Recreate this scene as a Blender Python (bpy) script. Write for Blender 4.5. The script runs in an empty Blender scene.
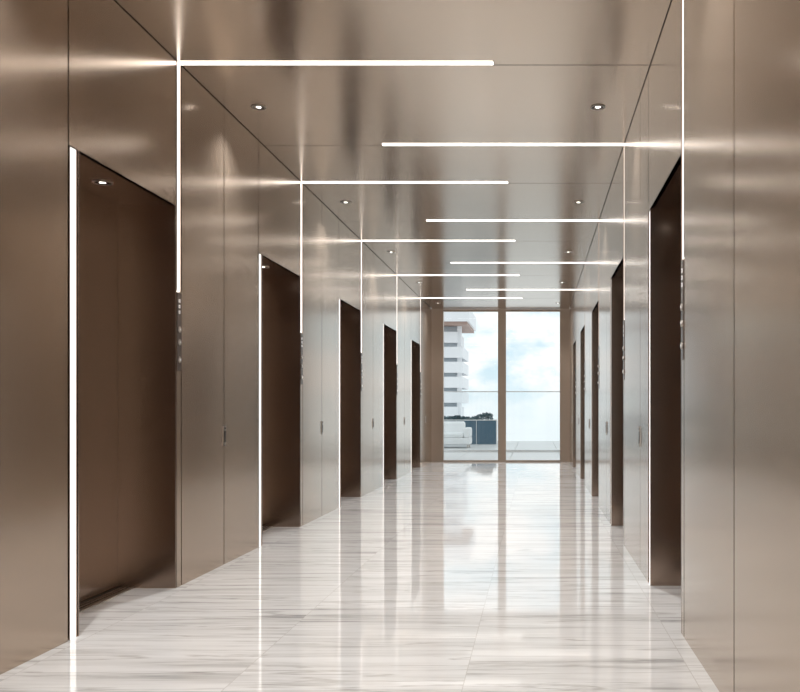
import bpy, bmesh, math, random
from mathutils import Vector
random.seed(3)
sc = bpy.context.scene
try:
    sc.view_settings.view_transform = 'Standard'
    sc.view_settings.look = 'None'
except Exception: pass

# ---------------------------------------------------------------- dims
XL, XR, H, EYE = -2.25, 0.724, 3.30, 1.11
P = 2.967
Y0, Y1 = -4.57, 19.40
DH = 2.39          # opening height
RD = 0.36          # recess depth
KS = range(-3, 5)

# ---------------------------------------------------------------- materials
def newmat(name):
    m = bpy.data.materials.new(name); m.use_nodes = True
    nt = m.node_tree
    b = nt.nodes.get('Principled BSDF')
    return m, nt, b

def metal(name, col, rough, grain=(3, 3, 700), tangent=None, aniso=0.0, metallic=1.0, var=0.03):
    m, nt, b = newmat(name)
    N, L = nt.nodes, nt.links
    b.inputs['Metallic'].default_value = metallic
    tc = N.new('ShaderNodeTexCoord'); mp = N.new('ShaderNodeMapping')
    mp.inputs['Scale'].default_value = grain
    L.new(tc.outputs['Object'], mp.inputs['Vector'])
    n = N.new('ShaderNodeTexNoise'); n.inputs['Scale'].default_value = 1.0; n.inputs['Detail'].default_value = 1
    L.new(mp.outputs[0], n.inputs['Vector'])
    mr = N.new('ShaderNodeMapRange')
    mr.inputs['To Min'].default_value = rough * (1-var); mr.inputs['To Max'].default_value = rough * (1+var)
    L.new(n.outputs['Fac'], mr.inputs['Value']); L.new(mr.outputs[0], b.inputs['Roughness'])
    mx = N.new('ShaderNodeMix'); mx.data_type = 'RGBA'
    mx.inputs['A'].default_value = (*[c * (1-var*0.4) for c in col], 1)
    mx.inputs['B'].default_value = (*[c * (1+var*0.4) for c in col], 1)
    L.new(n.outputs['Fac'], mx.inputs['Factor']); L.new(mx.outputs['Result'], b.inputs['Base Color'])
    if tangent:
        cx = N.new('ShaderNodeCombineXYZ')
        for i in range(3): cx.inputs[i].default_value = tangent[i]
        L.new(cx.outputs[0], b.inputs['Tangent'])
        b.inputs['Anisotropic'].default_value = aniso
    return m

def plain(name, col, rough=0.5, metallic=0.0):
    m, nt, b = newmat(name)
    N, L = nt.nodes, nt.links
    n = N.new('ShaderNodeTexNoise'); n.inputs['Scale'].default_value = 6
    mx = N.new('ShaderNodeMix'); mx.data_type = 'RGBA'
    mx.inputs['A'].default_value = (*[c * 0.93 for c in col], 1)
    mx.inputs['B'].default_value = (*[min(1, c * 1.07) for c in col], 1)
    L.new(n.outputs['Fac'], mx.inputs['Factor']); L.new(mx.outputs['Result'], b.inputs['Base Color'])
    b.inputs['Roughness'].default_value = rough; b.inputs['Metallic'].default_value = metallic
    return m

def emis(name, col, s):
    m, nt, b = newmat(name)
    b.inputs['Base Color'].default_value = (0.8, 0.8, 0.8, 1)
    b.inputs['Emission Color'].default_value = (*col, 1)
    b.inputs['Emission Strength'].default_value = s
    return m

BRONZE = metal('brushed_bronze_wall', (0.52, 0.42, 0.335), 0.175, tangent=(0, 0, 1), aniso=0.45, metallic=0.9)
CEILM = metal('satin_bronze_ceiling', (0.51, 0.43, 0.355), 0.20, grain=(1, 1, 1), var=0.03)
DARKB = metal('dark_bronze_lining', (0.42, 0.325, 0.265), 0.22, grain=(1, 1, 1))
DOORM = metal('elevator_door_bronze', (0.50, 0.40, 0.33), 0.20, grain=(1, 1, 1), tangent=(0, 0, 1), aniso=0.5)
FRAMEM = metal('window_frame_bronze', (0.40, 0.32, 0.26), 0.4, grain=(1, 1, 1))
GAP = plain('shadow_gap', (0.045, 0.036, 0.03), 0.8)
LED = emis('led_diffuser', (1.0, 0.97, 0.93), 4.5)
LEDV = emis('led_diffuser_wall', (1.0, 0.97, 0.93), 3.0)
LEDJ = emis('led_diffuser_jamb', (1.0, 0.97, 0.93), 1.2)
LEDD = emis('downlight_lens', (1.0, 0.95, 0.88), 8.0)
ICON = emis('call_icon', (1.0, 0.95, 0.9), 0.5)
STEEL = plain('stainless', (0.55, 0.50, 0.46), 0.3, 1.0)
BLACK = plain('black_glass', (0.05, 0.04, 0.035), 0.15)
PLATE = plain('bronze_call_plate', (0.13, 0.10, 0.085), 0.2)

# marble floor
def marble():
    m, nt, b = newmat('white_marble_floor')
    N, L = nt.nodes, nt.links
    tc = N.new('ShaderNodeTexCoord')
    mp = N.new('ShaderNodeMapping'); mp.inputs['Location'].default_value = (0.294 + 0.95 * 6, -4.39 + 1.24 * 12, 0)
    L.new(tc.outputs['Object'], mp.inputs['Vector'])
    br = N.new('ShaderNodeTexBrick'); br.offset = 0.0; br.squash = 1.0
    br.inputs['Color1'].default_value = (0, 0, 0, 1); br.inputs['Color2'].default_value = (1, 1, 1, 1)
    br.inputs['Mortar'].default_value = (0.5, 0.5, 0.5, 1)
    br.inputs['Scale'].default_value = 1.0; br.inputs['Mortar Size'].default_value = 0.0016
    br.inputs['Mortar Smooth'].default_value = 0.0
    br.inputs['Brick Width'].default_value = 0.95; br.inputs['Row Height'].default_value = 1.24
    L.new(mp.outputs[0], br.inputs['Vector'])
    sx = N.new('ShaderNodeVectorMath'); sx.operation = 'MULTIPLY'
    sx.inputs[1].default_value = (0.0, 0.0, 0.8)
    L.new(br.outputs['Color'], sx.inputs[0])
    ad = N.new('ShaderNodeVectorMath'); ad.operation = 'ADD'
    L.new(tc.outputs['Object'], ad.inputs[0]); L.new(sx.outputs[0], ad.inputs[1])
    def layer(scale, loc, nscale, det, rough, dist):
        mv = N.new('ShaderNodeMapping'); mv.inputs['Scale'].default_value = scale; mv.inputs['Location'].default_value = loc
        L.new(ad.outputs[0], mv.inputs['Vector'])
        n1 = N.new('ShaderNodeTexNoise'); n1.inputs['Scale'].default_value = nscale; n1.inputs['Detail'].default_value = det
        n1.inputs['Roughness'].default_value = rough; n1.inputs['Distortion'].default_value = dist
        L.new(mv.outputs[0], n1.inputs['Vector'])
        return n1
    n1 = layer((0.5, 7.0, 1), (0, 0, 0), 1.5, 8, 0.66, 0.45)
    r1 = N.new('ShaderNodeValToRGB'); e = r1.color_ramp.elements
    e[0].position = 0.30; e[0].color = (0.42, 0.42, 0.425, 1)
    e[1].position = 0.61; e[1].color = (0.89, 0.90, 0.91, 1)
    k = e.new(0.44); k.color = (0.76, 0.765, 0.77, 1)
    L.new(n1.outputs['Fac'], r1.inputs['Fac'])
    n2 = layer((0.4, 5.5, 1), (5, 3, 0), 1.1, 6, 0.55, 0.4)
    r2 = N.new('ShaderNodeValToRGB'); e = r2.color_ramp.elements
    e[0].position = 0.482; e[0].color = (1, 1, 1, 1)
    e[1].position = 0.518; e[1].color = (1, 1, 1, 1)
    k = e.new(0.50); k.color = (0.56, 0.545, 0.53, 1)
    L.new(n2.outputs['Fac'], r2.inputs['Fac'])
    mu = N.new('ShaderNodeMix'); mu.data_type = 'RGBA'; mu.blend_type = 'MULTIPLY'; mu.inputs['Factor'].default_value = 0.75
    L.new(r1.outputs[0], mu.inputs['A']); L.new(r2.outputs[0], mu.inputs['B'])
    mj = N.new('ShaderNodeMix'); mj.data_type = 'RGBA'
    mj.inputs['B'].default_value = (0.62, 0.61, 0.60, 1)
    L.new(br.outputs['Fac'], mj.inputs['Factor']); L.new(mu.outputs['Result'], mj.inputs['A'])
    L.new(mj.outputs['Result'], b.inputs['Base Color'])
    b.inputs['Roughness'].default_value = 0.05
    b.inputs['IOR'].default_value = 1.6
    return m
MARBLE = marble()

def glassmat(name, tint):
    m = bpy.data.materials.new(name); m.use_nodes = True
    nt = m.node_tree; N, L = nt.nodes, nt.links
    N.remove(N['Principled BSDF'])
    t = N.new('ShaderNodeBsdfTransparent'); t.inputs[0].default_value = (*tint, 1)
    g = N.new('ShaderNodeBsdfGlossy'); g.inputs['Roughness'].default_value = 0.01
    f = N.new('ShaderNodeFresnel'); f.inputs[0].default_value = 1.35
    mx = N.new('ShaderNodeMixShader')
    L.new(f.outputs[0], mx.inputs[0]); L.new(t.outputs[0], mx.inputs[1]); L.new(g.outputs[0], mx.inputs[2])
    L.new(mx.outputs[0], N['Material Output'].inputs['Surface'])
    return m
GLASS = glassmat('clear_glass', (0.97, 0.985, 0.98))

# ---------------------------------------------------------------- builder
class MB:
    def __init__(s, name, mats, parent=None):
        s.name, s.mats, s.bm, s.parent = name, mats, bmesh.new(), parent
    def box(s, x0, x1, y0, y1, z0, z1, mi=0):
        if x0 > x1: x0, x1 = x1, x0
        if y0 > y1: y0, y1 = y1, y0
        if z0 > z1: z0, z1 = z1, z0
        v = [s.bm.verts.new(p) for p in ((x0,y0,z0),(x1,y0,z0),(x1,y1,z0),(x0,y1,z0),(x0,y0,z1),(x1,y0,z1),(x1,y1,z1),(x0,y1,z1))]
        for q in ((0,3,2,1),(4,5,6,7),(0,1,5,4),(1,2,6,5),(2,3,7,6),(3,0,4,7)):
            f = s.bm.faces.new([v[i] for i in q]); f.material_index = mi
    def cyl(s, c, r, h, axis='z', mi=0, n=24, r2=None):
        r2 = r if r2 is None else r2
        A, B = [], []
        for i in range(n):
            a = 2*math.pi*i/n + (math.pi/2 if n == 3 else 0); u, w = math.cos(a), math.sin(a)
            if axis == 'z':
                A.append(s.bm.verts.new((c[0]+u*r, c[1]+w*r, c[2]))); B.append(s.bm.verts.new((c[0]+u*r2, c[1]+w*r2, c[2]+h)))
            else:
                A.append(s.bm.verts.new((c[0], c[1]+u*r, c[2]+w*r))); B.append(s.bm.verts.new((c[0]+h, c[1]+u*r2, c[2]+w*r2)))
        fs = [s.bm.faces.new(A[::-1]), s.bm.faces.new(B)]
        for i in range(n):
            fs.append(s.bm.faces.new((A[i], A[(i+1)%n], B[(i+1)%n], B[i])))
        for f in fs: f.material_index = mi
    def ring(s, c, ri, ro, h, mi=0, n=32):
        rows = []
        for (r, z) in ((ri, 0), (ro, 0), (ro, h), (ri, h)):
            rows.append([s.bm.verts.new((c[0]+math.cos(2*math.pi*i/n)*r, c[1]+math.sin(2*math.pi*i/n)*r, c[2]+z)) for i in range(n)])
        for a in range(4):
            A, B = rows[a], rows[(a+1) % 4]
            for i in range(n):
                f = s.bm.faces.new((A[i], B[i], B[(i+1)%n], A[(i+1)%n])); f.material_index = mi
    def done(s, bevel=0):
        bmesh.ops.recalc_face_normals(s.bm, faces=s.bm.faces[:])
        xs = [v.co.copy() for v in s.bm.verts]
        c = Vector([(min(p[i] for p in xs) + max(p[i] for p in xs)) / 2 for i in range(3)]) if s.parent is None and s.name not in ('floor',) else Vector((0,0,0))
        for v in s.bm.verts: v.co -= c
        me = bpy.data.meshes.new(s.name); s.bm.to_mesh(me); s.bm.free()
        for m in s.mats: me.materials.append(m)
        o = bpy.data.objects.new(s.name, me); o.location = c
        sc.collection.objects.link(o)
        if s.parent is not None: o.parent = s.parent
        if bevel:
            b = o.modifiers.new('bevel', 'BEVEL'); b.width = bevel; b.segments = 3
        return o

def empty(name, loc=(0,0,0)):
    e = bpy.data.objects.new(name, None); e.empty_display_size = 0.1
    sc.collection.objects.link(e)
    return e

def downlight(x, y, z, power, ang, blend=1.0):
    d = MB('recessed_downlight', [BLACK, LEDD, STEEL])
    d.ring((x, y, z-0.006), 0.046, 0.054, 0.006, 2)
    d.ring((x, y, z-0.004), 0.018, 0.046, 0.004, 0)
    d.cyl((x, y, z-0.003), 0.018, 0.003, 'z', 1)
    o = d.done()
    L = bpy.data.lights.new('lamp', 'SPOT'); L.energy = power; L.spot_size = math.radians(ang); L.spot_blend = blend
    L.color = (1, 0.965, 0.925); L.shadow_soft_size = 0.03
    lo = bpy.data.objects.new('lamp', L); sc.collection.objects.link(lo)
    lo.parent = o; lo.location = (0, 0, -0.012)

# ---------------------------------------------------------------- floor
f = MB('floor', [MARBLE]); f.box(XL-0.5, XR+0.5, Y0, Y1+0.1, -0.12, 0); f.done()

# ---------------------------------------------------------------- walls
G = 0.006
def build_wall(name, side, X0, ks):
    w = MB(name, [BRONZE, GAP, DARKB])
    def X(a): return X0 + side * a
    def panel(y0, y1, z0=0.0, z1=H):
        w.box(X(0), X(0.025), y0+G, y1-G, z0, z1, 0)
    def pier(y0, y1):
        w.box(X(0.026), X(RD+0.1), y0, y1, 0, H, 1)
    items = []
    for k in ks:
        o = k * P
        if side < 0:
            j0, j1, a, b, c0, c1, seam, end = 4.345+o, 4.415+o, 4.42+o, 5.63+o, 5.63+o, 5.71+o, 6.49+o, 4.33+P+o
            hd = (4.33+o, 5.63+o)
        else:
            c0, c1, a, b, j0, j1, seam, end = 4.40+o, 4.48+o, 4.48+o, 5.71+o, 5.715+o, 5.785+o, 6.257+o, 4.40+P+o
            hd = (4.48+o, 5.80+o)
        items.append((k, j0, j1, a, b, c0, c1, seam, end, hd))
    for n, (k, j0, j1, a, b, c0, c1, seam, end, hd) in enumerate(items):
        last = (n == len(items)-1)
        w.box(X(0), X(0.025), hd[0]+G, hd[1]-G, DH, H, 0)
        w.box(X(0.026), X(RD+0.1), a, b, DH+0.02, H, 1)
        w.box(X(0.0), X(RD), a, a+0.012, 0, DH, 2)
        w.box(X(0.0), X(RD), b-0.012, b, 0, DH, 2)
        w.box(X(0.026), X(RD+0.1), a, b, DH, DH+0.02, 2)
        w.box(X(RD+0.055), X(RD+0.1), a, b, 0, DH, 1)
        w.box(X(0.0), X(0.02), c0+0.008, c1-0.006, 0, 1.855, 0)
        p0 = c1 if side < 0 else hd[1]
        if last: end = Y1
        panel(p0, seam); panel(seam, end)
        nxt = items[n+1][3] if not last else Y1
        pier(b, nxt)
    first = items[0]
    if first[3] > Y0: 
        pier(min(Y0, first[3]-0.01), first[3])
        s0 = first[9][0] if side < 0 else first[5]
        y = s0 if side < 0 else 3.29
        if side > 0: panel(3.29, s0)
        while y > Y0 + 0.05:
            q = max(Y0, y - P/2); panel(q, y); y = q
    w.done()
    sg = side
    for (k, j0, j1, a, b, c0, c1, seam, end, hd) in items:
        l = MB('door_jamb_light', [LEDJ, DARKB])
        l.box(X(0.004), X(0.025), j0+0.006, j1-0.006, 0.0, DH-0.004, 0)
        l.box(X(0.002), X(0.025), j0, j0+0.005, 0.0, DH-0.004, 1)
        l.box(X(0.002), X(0.025), j1-0.005, j1, 0.0, DH-0.004, 1)
        l.done()
        l = MB('wall_strip_light', [LEDV, DARKB])
        l.box(X(0.004), X(0.025), c0+0.016, c1-0.016, 1.86, H-0.002, 0)
        l.box(X(0.0), X(0.025), c0+0.006, c0+0.015, 1.86, H-0.002, 1)
        l.box(X(0.0), X(0.025), c1-0.015, c1-0.004, 1.86, H-0.002, 1)
        l.done()
        cp = MB('elevator_call_panel', [PLATE, ICON, STEEL])
        ym = (c0+c1)/2
        cp.box(X(-0.004), X(0.0), c0+0.010, c1-0.008, 1.36, 1.85, 0)
        for zc in (1.80, 1.765, 1.73):
            cp.box(X(-0.0055), X(-0.004), ym-0.011, ym+0.011, zc-0.009, zc+0.009, 1)
            cp.box(X(-0.0065), X(-0.0055), ym-0.006, ym+0.006, zc-0.005, zc+0.004, 0)
        for zc in (1.62, 1.54, 1.43):
            cp.cyl((X(-0.004), ym, zc), 0.018, -0.005*sg, 'x', 2)
            cp.cyl((X(-0.009), ym, zc), 0.008, -0.002*sg, 'x', 1, n=3 if zc > 1.5 else 16)
        cp.done()
        h = MB('door_handle', [STEEL, BLACK])
        h.box(X(-0.006), X(0), seam-0.022, seam+0.022, 0.86, 1.0, 0)
        h.box(X(-0.010), X(-0.006), seam-0.012, seam+0.012, 0.88, 0.965, 1)
        h.cyl((X(-0.006), seam, 0.982), 0.008, -0.005*sg, 'x', 1, n=16)
        h.done()
        e = empty('elevator_door')
        mid = (a+b)/2
        for i, (q0, q1) in enumerate(((a+0.013, mid-0.003), (mid+0.003, b-0.013))):
            d = MB('leaf_%d' % (i+1), [DOORM], e)
            d.box(X(RD), X(RD+0.045), q0, q1, 0.012, DH-0.002)
            d.done()
        d = MB('sill', [STEEL, BLACK], e)
        d.box(X(RD-0.10), X(RD+0.05), a+0.013, b-0.013, 0.0, 0.006, 0)
        for t in (0.03, 0.06):
            d.box(X(RD-t), X(RD-t-0.01), a+0.013, b-0.013, 0.006, 0.0075, 1)
        d.done()
        downlight(X(RD/2), mid+0.02, DH, 18.0, 120)
    return

build_wall('wall_left', -1, XL, range(-3, 5))
build_wall('wall_right', 1, XR, range(0, 5))

# ---------------------------------------------------------------- ceiling
lefty = [5.67 + k*P for k in KS]; righty = [4.44 + k*P for k in range(0, 5)] + [4.44 - P*j for j in (1, 2)]
lines = sorted([y for y in lefty + righty if Y0+0.1 < y < Y1-0.1])
c = MB('ceiling', [CEILM, GAP])
ys = [Y0] + [y+0.035 for y in lines] + [Y1]
for a, b in zip(ys[:-1], ys[1:]):
    c.box(XL+0.006, XR-0.004, a+0.005, b-0.005, H, H+0.03, 0)
c.box(XL-0.46, XR+0.46, Y0, Y1, H+0.031, H+0.12, 1)
c.done()
for y in lefty:
    l = MB('ceiling_strip_light', [LED, DARKB])
    l.box(XL+0.004, -0.27, y-0.024, y+0.024, H-0.004, H, 0)
    l.box(-0.27, -0.264, y-0.026, y+0.026, H-0.004, H, 1); l.done()
for y in righty:
    l = MB('ceiling_strip_light', [LED, DARKB])
    l.box(-1.262, XR-0.004, y-0.024, y+0.024, H-0.004, H, 0)
    l.box(-1.268, -1.262, y-0.026, y+0.026, H-0.004, H, 1); l.done()
for k in range(-3, 5):
    for x in (-2.0, 0.446):
        downlight(x, 6.49 + k*P, H, 190.0, 112)

# ---------------------------------------------------------------- end window, and added back window
def window(name, y, s):
    e = empty(name)
    fr = MB('frame', [FRAMEM], e)
    ya, yb = (y, y+0.16*s)
    fr.box(XL, -2.0, ya, yb, 0, H)
    fr.box(-0.82, -0.65, ya, yb, 0, H)
    fr.box(0.517, XR, ya, yb, 0, H)
    for x0, x1 in ((-2.0, -0.82), (-0.65, 0.517)):
        fr.box(x0, x1, ya+0.03*s, yb-0.03*s, 0, 0.035)
        fr.box(x0, x1, ya+0.03*s, yb-0.03*s, H-0.05, H)
    fr.done()
    for i, (x0, x1) in enumerate(((-2.0, -0.82), (-0.65, 0.517))):
        g = MB('pane_%d' % (i+1), [GLASS], e)
        bm = g.bm; yy = y+0.08*s
        v = [bm.verts.new(p) for p in ((x0,yy,0.035),(x1,yy,0.035),(x1,yy,H-0.05),(x0,yy,H-0.05))]
        bm.faces.new(v); g.done()
window('window_1', Y1, 1)
window('added_back_window', Y0, -1)  # unseen glazed end, added behind the camera to let sky light in

# ---------------------------------------------------------------- terrace and outside
STONE = plain('terrace_stone', (0.66, 0.65, 0.64), 0.35)
t = MB('terrace_floor', [STONE, GAP])
for i in range(12):
    for j in range(12):
        t.box(-9+i*1.2, -9+i*1.2+1.19, 19.57+j*1.1, 19.57+j*1.1+1.09, -0.12, 0.0, 0)
t.box(-9, 5.4, 19.57, 32.8, -0.4, -0.125, 1)
t.done()

e = empty('glass_balustrade')
RAIL = plain('rail_metal', (0.8, 0.8, 0.8), 0.3, 1.0)
BG = glassmat('balustrade_glass', (0.95, 0.975, 0.98))
r = MB('rail', [RAIL], e)
r.box(-6, 4.2, 24.0, 24.05, 1.60, 1.625); r.box(-6, 4.2, 23.99, 24.06, 0.0, 0.06)
for i in range(7): r.box(-6+i*1.7-0.008, -6+i*1.7+0.008, 24.005, 24.045, 0.06, 1.6)
r.done()
g = MB('glass', [BG], e)
v = [g.bm.verts.new(p) for p in ((-6,24.025,0.06),(4.2,24.025,0.06),(4.2,24.025,1.6),(-6,24.025,1.6))]
g.bm.faces.new(v); g.done()

FAB = plain('white_fabric', (0.85, 0.85, 0.85), 0.9)
e = empty('outdoor_sofa')
def part(n, b, bev, mat=FAB):
    m = MB(n, [mat], e); m.box(*b); m.done(bev)
sx, sy = -3.9, 26.6
part('base', (sx, sx+1.95, sy, sy+0.9, 0.10, 0.30), 0.03)
part('seat_cushion_1', (sx+0.2, sx+0.96, sy, sy+0.7, 0.30, 0.45), 0.05)
part('seat_cushion_2', (sx+0.98, sx+1.75, sy, sy+0.7, 0.30, 0.45), 0.05)
part('backrest', (sx+0.2, sx+1.75, sy+0.68, sy+0.9, 0.30, 0.78), 0.07)
part('arm_1', (sx, sx+0.2, sy, sy+0.9, 0.30, 0.60), 0.05)
part('arm_2', (sx+1.75, sx+1.95, sy, sy+0.9, 0.30, 0.60), 0.05)
lg = MB('legs', [STEEL], e)
for ax in (sx+0.08, sx+1.87):
    for ay in (sy+0.08, sy+0.82): lg.cyl((ax, ay, 0), 0.02, 0.1)
lg.done()

e = empty('terrace_planter')
PL = plain('dark_blue_panel', (0.07, 0.13, 0.18), 0.2)
LEAF = plain('dark_leaves', (0.10, 0.16, 0.18), 0.7)
b = MB('box', [PL, RAIL], e)
b.box(-4.6, -1.30, 29.6, 30.3, 0, 0.78, 0)
for i in range(6): b.box(-4.6+i*0.66-0.01, -4.6+i*0.66+0.01, 29.58, 29.6, 0, 0.78, 1)
b.box(-4.62, -1.28, 29.56, 30.34, 0.78, 0.81, 1)
b.done()
s = MB('shrub_leaves', [LEAF], e)
for i in range(1500):
    cx = random.uniform(-4.5, -1.45); cy = random.uniform(29.7, 30.2)
    top = 0.14 + 0.05*math.sin(cx*3.1) + 0.04*math.sin(cx*7+1)
    cz = 0.80 + random.random()*max(0.08, top)
    d1 = Vector((random.uniform(-1,1), random.uniform(-1,1), random.uniform(-0.3,1))).normalized()*0.06
    d2 = d1.cross(Vector((random.random(), random.random(), random.random()))).normalized()*0.022
    cc = Vector((cx, cy, cz))
    vs = [s.bm.verts.new(cc-d1), s.bm.verts.new(cc+d2), s.bm.verts.new(cc+d1), s.bm.verts.new(cc-d2)]
    s.bm.faces.new(vs)
s.done()

CONC = plain('pale_facade', (0.78, 0.79, 0.81), 0.6)
FG = plain('facade_glass', (0.58, 0.64, 0.69), 0.1)
SOF = plain('timber_soffit', (0.36, 0.25, 0.21), 0.6)
nb = MB('neighbouring_building', [CONC, FG, SOF])
nb.box(-16, -4.0, 45.5, 48.5, -20, 6.0, 1)
for i in range(32):
    z = -18 + i*0.75
    if z > 5.0: break
    nb.box(-16.3, -3.92 + (0.25 if 1.0 < z < 4.0 else 0), 45, 49, z, z+0.55, 0)
for i in range(8): nb.box(-15.5+i*1.65, -15.3+i*1.65, 45.2, 45.5, -20, 6.0, 0)
nb.box(-16.6, -3.4, 44.4, 49.4, 5.35, 5.5, 2)
nb.box(-16.8, -3.3, 44.2, 49.6, 5.5, 6.2, 0)
nb.done()

# ---------------------------------------------------------------- world
w = bpy.data.worlds.new('sky'); sc.world = w; w.use_nodes = True
nt = w.node_tree; N, L = nt.nodes, nt.links
bg = N['Background']
tc = N.new('ShaderNodeTexCoord')
mp = N.new('ShaderNodeMapping'); mp.inputs['Scale'].default_value = (1, 1, 1.7)
L.new(tc.outputs['Generated'], mp.inputs['Vector'])
n = N.new('ShaderNodeTexNoise'); n.inputs['Scale'].default_value = 14; n.inputs['Detail'].default_value = 7; n.inputs['Roughness'].default_value = 0.55
L.new(mp.outputs[0], n.inputs['Vector'])
r = N.new('ShaderNodeValToRGB'); e = r.color_ramp.elements
e[0].position = 0.38; e[0].color = (0.42, 0.54, 0.60, 1)
e[1].position = 0.54; e[1].color = (0.68, 0.685, 0.685, 1)
L.new(n.outputs['Fac'], r.inputs['Fac'])
sp = N.new('ShaderNodeSeparateXYZ'); L.new(tc.outputs['Generated'], sp.inputs[0])
mr = N.new('ShaderNodeMapRange'); mr.inputs['From Min'].default_value = -0.02; mr.inputs['From Max'].default_value = 0.05
L.new(sp.outputs['Z'], mr.inputs['Value'])
mx = N.new('ShaderNodeMix'); mx.data_type = 'RGBA'
mx.inputs['A'].default_value = (0.59, 0.63, 0.65, 1)
L.new(mr.outputs[0], mx.inputs['Factor']); L.new(r.outputs[0], mx.inputs['B'])
L.new(mx.outputs['Result'], bg.inputs['Color'])
bg.inputs['Strength'].default_value = 1.65

# ---------------------------------------------------------------- camera
cam = bpy.data.cameras.new('camera'); co = bpy.data.objects.new('camera', cam); sc.collection.objects.link(co)
co.location = (0, 0, EYE); co.rotation_euler = (math.radians(90), 0, 0)
cam.sensor_width = 36; cam.lens = 36*900/800
cam.shift_x = -136/800; cam.shift_y = 64.5/800
cam.clip_start = 0.05; cam.clip_end = 300
sc.camera = co
